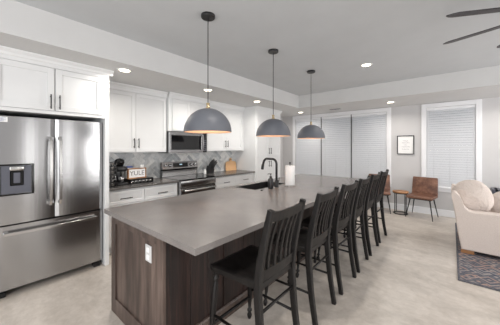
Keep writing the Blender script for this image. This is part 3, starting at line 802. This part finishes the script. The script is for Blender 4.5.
# pod drawer with pods
dy0, dy1, dx0, dx1 = 1.615, 1.975, -3.96, -3.70
t = Thing('pod_organizer', 'low black wire drawer holding a row of coffee pods, under the sign', 'organizer', (-3.83, 1.795, zc))
b = MB(); b.box(dx0, dx1, dy0, dy1, zc, zc+.008); b.box(dx0, dx1, dy0, dy1, zc+.068, zc+.076, .002)
b.box(dx0, dx1, dy0, dy0+.006, zc, zc+.07); b.box(dx0, dx1, dy1-.006, dy1, zc, zc+.07); b.box(dx0, dx0+.006, dy0, dy1, zc, zc+.07)
b.box(dx1-.006, dx1, dy0, dy1, zc, zc+.012); t.part('frame', b, 'blackplastic')
for k in range(6):
    b = MB(); y = dy0+.035+.058*k; q = bmesh.new(); bmesh.ops.create_cone(q, cap_ends=True, segments=20, radius1=.018, radius2=.025, depth=.04)
    b.merge(q, True, Matrix.Translation((dx1-.03, y, zc+.038)) @ Matrix.Rotation(PI/2, 4, 'Y')); t.part('coffee_pod', b, 'steelbar')
# word sign on the drawer
zs = zc+.077; sy0_, sy1_ = 1.60, 1.885
t = Thing('word_sign', 'tan wood-framed white word sign standing on the pod drawer', 'sign', (-3.78, 1.74, zs))
b = MB()
b.box(-3.80, -3.76, sy0_, sy1_, zs, zs+.016); b.box(-3.80, -3.76, sy0_, sy1_, zs+.144, zs+.16)
b.box(-3.80, -3.76, sy0_, sy0_+.016, zs+.016, zs+.144); b.box(-3.80, -3.76, sy1_-.016, sy1_, zs+.016, zs+.144); t.part('frame', b, 'cratewood')
b = MB(); b.box(-3.79, -3.765, sy0_+.016, sy1_-.016, zs+.016, zs+.144); t.part('board', b, 'paper')
def text(body, size, ext, material, parent, loc, rot, name, origin):
    cu = D.curves.new(name, 'FONT'); cu.body = body; cu.size = size; cu.extrude = ext; cu.align_x = 'CENTER'; cu.align_y = 'CENTER'
    o = D.objects.new(name, cu); C.objects.link(o)
    dg = bpy.context.evaluated_depsgraph_get(); me = D.meshes.new_from_object(o.evaluated_get(dg)); D.objects.remove(o)
    n_ = D.objects.new(name, me); C.objects.link(n_); me.materials.append(material)
    n_.parent = parent; n_.location = Vector(loc)-Vector(origin); n_.rotation_euler = rot; return n_
M['letters'] = mat('dark_letters', (140, 134, 138), .8)
text('YULE', .10, .001, M['letters'], t.e, (-3.7635, 1.742, zs+.08), (PI/2, 0, PI/2), 'lettering', t.o)
# small things behind the sign
t = Thing('sugar_packet_box', 'small blue and white packet box behind the word sign', 'box', (-3.86, 1.64, zs))
b = MB(); b.box(-3.90, -3.83, 1.60, 1.70, zs, zs+.17, .004); t.part('carton', b, 'paper')
b = MB(); b.box(-3.903, -3.827, 1.597, 1.703, zs+.165, zs+.188, .004); t.part('lid', b, 'blueplastic')
b = MB(); b.lathe([(.034, 0), (.038, .01), (.038, .155), (.032, .165), (.034, .17), (.034, .195), (.01, .2)], -3.88, 1.87, zs, 24)
solo('canister', b, 'ceramic', 'small white lidded canister behind the right end of the word sign', 'canister', None, (-3.88, 1.87, zs))

# knife block
kx, ky = -4.0, 3.40
t = Thing('knife_block', 'black knife block full of black-handled knives, right of the range', 'knife block', (kx, ky, zc), 0)
b = MB(); b.prism([(ky-.065, zc), (ky+.075, zc), (ky+.095, zc+.09), (ky-.015, zc+.165)], 'x', kx-.06, kx+.06); t.part('block', b, 'blackplastic')
i = 0
for r in range(3):
    for c_ in range(3):
        b = MB(); y = ky+.01+.033*r; z = zc+.155-.026*r; x = kx-.036+.036*c_; ln = .13+.02*((r+c_) % 2)
        b.tube([(x, y, z-.015), (x, y+.38*ln, z+.5*ln), (x, y+.85*ln, z+.95*ln)], [.010, .014, .012], 8); t.part('knife_handle', b, 'black')
b = MB(); b.lathe([(.024, 0), (.027, .006), (.027, .075), (.02, .082), (.022, .085), (.022, .10), (.012, .106)], -3.93, 3.225, zc, 20)
solo('salt_shaker', b, 'ceramic', 'small white shaker beside the knife block', 'shaker', None, (-3.93, 3.225, zc))
# cutting boards leaning on backsplash
def board(name, yc, w_, h_, xb, label, mname, hole=True, th=.018, lean=.07):
    t = Thing(name, label, 'cutting board', (xb, yc, zc), 0, None, local=True)
    pts = []; r = .035; hw = w_/2
    outline = [(-hw, .01), (-hw+.01, 0), (hw-.01, 0), (hw, .01), (hw*.97, h_-.05), (hw*.84, h_-.012), (hw*.6, h_), (.034, h_+.004), (.03, h_+.06), (.018, h_+.08), (-.018, h_+.08), (-.03, h_+.06), (-.034, h_+.004), (-hw*.6, h_), (-hw*.84, h_-.012), (-hw*.97, h_-.05)]
    b = MB(); b.prism(outline, 'x', -th, 0)
    o = t.part('board', b, mname)
    b = MB(); b.lathe([(.012, 0), (.012, .002)], 0, 0, 0, 16)
    for v_ in b.bm.verts: v_.co = Vector((v_.co.z, v_.co.x, v_.co.y+h_+.045))
    t.part('handle_hole', b, 'darkgap')
    t.e.rotation_euler = (0, -math.radians(5), 0)
    return t
board('cutting_board', 4.17, .36, .22, -4.085, 'rounded wooden cutting board leaning against the tile backsplash', 'board')
# ---------------------------------------------------------------- leather chairs
def make_chair():
    t = Thing('accent_chair', 'x', 'chair', (0, 0, 0), 0, 'brown leather chairs by the far wall', local=True)
    b = MB(); b.box(-.235, .235, -.235, .215, .405, .465, .022, 3); t.part('seat', b, 'leather')
    q = MB(); vs = q.box(-.235, .235, -.022, .022, 0, .40, .018, 3)
    for v_ in vs:
        v_.co.y += .012*math.cos(v_.co.x/.235*PI/2)*1.0; v_.co.x *= 1-.04*(v_.co.z/.4)
        v_.co = Matrix.Rotation(math.radians(-9), 4, 'X') @ v_.co + Vector((0, .195, .425))
    t.part('backrest', q, 'leather')
    b = MB()
    for xx in (-.12, .12): b.box(xx-.018, xx+.018, .14, .215, .392, .406, .002)
    b.box(-.20, .20, -.19, .19, .388, .404, .003); t.part('seat_frame', b, 'black')
    for sx_ in (-1, 1):
        for sy_ in (-1, 1):
            b = MB(); b.tube([(sx_*.17, sy_*.15, .395), (sx_*.235, sy_*.225, 0)], [.013, .007], 10); t.part('leg', b, 'black')
    return t.e
ch = make_chair()
ch.location = (-.48, 6.23, 0); ch.rotation_euler = (0, 0, math.radians(-9)); ch['label'] = 'brown leather chair standing under the single window, right of the side table'
c2 = copy_tree(ch); c2.location = (-1.30, 6.24, 0); c2.rotation_euler = (0, 0, math.radians(11)); c2['label'] = 'brown leather chair partly hidden behind the farthest bar stool, left of the side table'
tx, ty = -.868, 6.25
t = Thing('side_table', 'round wooden-top side table with black ring base between the leather chairs', 'table', (tx, ty, 0))
b = MB(); b.lathe([(.15, 0), (.155, .006), (.155, .026), (.151, .032)], tx, ty, .47, 36); t.part('tabletop', b, 'oak')
b = MB()
ring = [(tx+.135*math.cos(2*PI*k/32), ty+.135*math.sin(2*PI*k/32), .011) for k in range(32)]; b.tube(ring, .010, 8, closed=True); t.part('base_ring', b, 'black'); b = MB()
ring = [(tx+.135*math.cos(2*PI*k/32), ty+.135*math.sin(2*PI*k/32), .459) for k in range(32)]; b.tube(ring, .010, 8, closed=True); t.part('top_ring', b, 'black')
for k in range(4):
    a = PI/4+PI/2*k; b = MB(); b.tube([(tx+.135*math.cos(a), ty+.135*math.sin(a), .01), (tx+.135*math.cos(a), ty+.135*math.sin(a), .46)], .009, 8); t.part('leg', b, 'black')

# framed print
t = Thing('framed_print', 'small black-framed white print hanging on the far wall between the windows', 'picture', (-.815, YF-.02, 1.31))
x0, x1, z0, z1 = -.985, -.648, 1.31, 1.745
b = MB()
b.box(x0, x0+.018, YF-.026, YF-.001, z0, z1, .002); b.box(x1-.018, x1, YF-.026, YF-.001, z0, z1, .002)
b.box(x0+.018, x1-.018, YF-.026, YF-.001, z0, z0+.018, .002); b.box(x0+.018, x1-.018, YF-.026, YF-.001, z1-.018, z1, .002); t.part('frame', b, 'black')
b = MB(); b.box(x0+.018, x1-.018, YF-.012, YF-.002, z0+.018, z1-.018); t.part('print', b, 'paper')
b = MB(); rr = random.Random(3)
for r, (z, wd) in enumerate(((1.62, .11), (1.575, .16), (1.53, .05), (1.485, .18), (1.43, .15))):
    pts = []; n = int(wd/.004)
    for k in range(n+1): pts.append(((x0+x1)/2-wd/2+wd*k/n, YF-.0135, z+.011*math.sin(k*.9)*(.5+rr.random()*.6)))
    b.tube(pts, .0016, 4)
t.part('script_lines', b, 'ink')

# ---------------------------------------------------------------- armchair, rug, fireplace
t = Thing('area_rug', 'distressed slate and rust patterned area rug under the cream armchair', 'rug', (1.6, 4.9, 0))
b = MB(); b.box(.075, 2.9, 3.555, 6.1, .001, .010); t.part('rug_field', b, 'rug')
b = MB(); b.box(.055, .075, 3.52, 6.135, .001, .011, .002); b.box(2.9, 2.935, 3.52, 6.135, .001, .011, .002)
b.box(.075, 2.9, 3.52, 3.555, .001, .011, .002); b.box(.075, 2.9, 6.1, 6.135, .001, .011, .002); t.part('rug_border', b, 'rugborder')
ay0, ay1 = 4.45, 5.42
t = Thing('armchair', 'large cream linen armchair with raked back standing on the patterned rug', 'armchair', (.55, 4.93, .011))
prof = [(.105, .058), (.075, .25), (.035, .55), (.000, .80), (.000, .835), (.012, .850), (.035, .852), (.060, .835), (.082, .79), (.108, .715), (.140, .648), (.180, .603), (.225, .590), (.60, .600), (.96, .606), (1.00, .594), (1.015, .56), (1.015, .30), (1.015, .058)]
def armside(y0, y1, name):
    b = MB(); bv = .014; n = len(prof)
    cx_, cz_ = .5, .35
    def loop(y, ins):
        out = []
        for x, z in prof:
            sx_ = (1 if x > .9 else (-1 if x < .12 and z < .80 else 0)); sz_ = (1 if z > .58 else (-1 if z < .07 else 0))
            out.append(b.bm.verts.new((x-sx_*ins, y, z-sz_*ins)))
        return out
    rings = [loop(y0, bv), loop(y0+bv*.35, bv*.3), loop(y0+bv, 0), loop(y1-bv, 0), loop(y1-bv*.35, bv*.3), loop(y1, bv)]
    for a, c_ in zip(rings, rings[1:]):
        for k in range(n): f = b.bm.faces.new([a[k], a[(k+1) % n], c_[(k+1) % n], c_[k]]); f.smooth = True
    b.bm.faces.new(rings[0][::-1]); b.bm.faces.new(rings[-1]); t.part('arm', b, 'linen')
armside(ay0, ay0+.17, 'arm'); armside(ay1-.17, ay1, 'arm')
b = MB(); b.prism([(.105, .058), (.03, .60), (.0, .80), (.012, .825), (.05, .828), (.10, .76), (.20, .42), (.20, .058)], 'y', ay0+.168, ay1-.168); t.part('back_frame', b, 'linen')
b = MB(); b.box(.10, .99, ay0+.168, ay1-.168, .058, .30, .01); t.part('base_frame', b, 'linen')
b = MB(); b.box(.30, 1.02, ay0+.175, ay1-.175, .30, .45, .04, 3); t.part('seat_cushion', b, 'cushion')
def pillow(w_, h_, d_, seed=1, n=18):
    b = MB(); rr = random.Random(seed); vt = {}
    def P(i, j, s):
        u = i/n*2-1; v_ = j/n*2-1
        e = (max(0, 1-abs(u)**2.6))**.5*(max(0, 1-abs(v_)**2.6))**.5
        pin = 1-.07*(1-abs(u)**3)*abs(v_)**3; pin2 = 1-.07*(1-abs(v_)**3)*abs(u)**3
        cr = (abs(u)*abs(v_))**2
        x = w_/2*u*(1-.46*v_*v_)**.5; z = h_/2*v_*(1-.46*u*u)**.5
        y = s*d_/2*e*(1+.06*math.sin(5*u+3*v_+seed)+.04*math.sin(9*v_-4*u))
        return (x, y, z)
    for s in (-1, 1):
        for i in range(n+1):
            for j in range(n+1):
                if s == 1 and (i in (0, n) or j in (0, n)): vt[(i, j, 1)] = vt[(i, j, -1)]
                else: vt[(i, j, s)] = b.bm.verts.new(P(i, j, s))
    for s in (-1, 1):
        for i in range(n):
            for j in range(n):
                q = [vt[(i, j, s)], vt[(i+1, j, s)], vt[(i+1, j+1, s)], vt[(i, j+1, s)]]
                f = b.bm.faces.new(q if s == -1 else q[::-1]); f.smooth = True
    return b
o = solo('cushion', pillow(.44, .49, .24, 1), 'cushion', 'plump cream cushion leaning behind the near arm of the armchair', 'cushion')
o.location = (.235, 4.79, .755); o.rotation_euler = (math.radians(-12), math.radians(-20), math.radians(6))
o = solo('cushion', pillow(.50, .44, .20, 4), 'cushion', 'cream cushion at the right edge of the photo, lower than the plump one', 'cushion')
o.location = (.67, 4.96, .655); o.rotation_euler = (math.radians(-16), math.radians(-4), math.radians(-6))
for x, y in ((.17, 4.49), (.96, 4.49), (.17, 5.38), (.96, 5.38)):
    b = MB(); b.box(x-.068, x+.068, y-.035, y+.035, .011, .060, .004); t.part('foot', b, 'footwood')

t = Thing('electric_fireplace', 'black freestanding electric fireplace against the far wall behind the armchair', 'fireplace', (.93, YF-.16, 0))
b = MB(); fx0, fx1 = .632, 1.25; yy0, yy1 = YF-.30, YF-.02
b.box(fx0-.05, fx0+.03, yy0, yy1, 0, .70, .004); b.box(fx1, fx1+.05, yy0, yy1, 0, .70, .004)
b.box(fx0-.012, fx1, yy0, yy1, .655, .70, .004); b.box(fx0-.012, fx1, yy0, yy1, 0, .10, .004); b.box(fx0-.012, fx1, yy1-.03, yy1, .1, .655); t.part('surround', b, 'dispgrey')
b = MB(); b.box(fx0-.012, fx1, yy0+.03, yy0+.04, .1, .655); t.part('glass_front', b, 'blackglass')
b = MB(); b.box(fx0+.10, fx1-.1, yy0+.026, yy0+.03, .18, .58); t.part('ember_bed', b, 'ember')
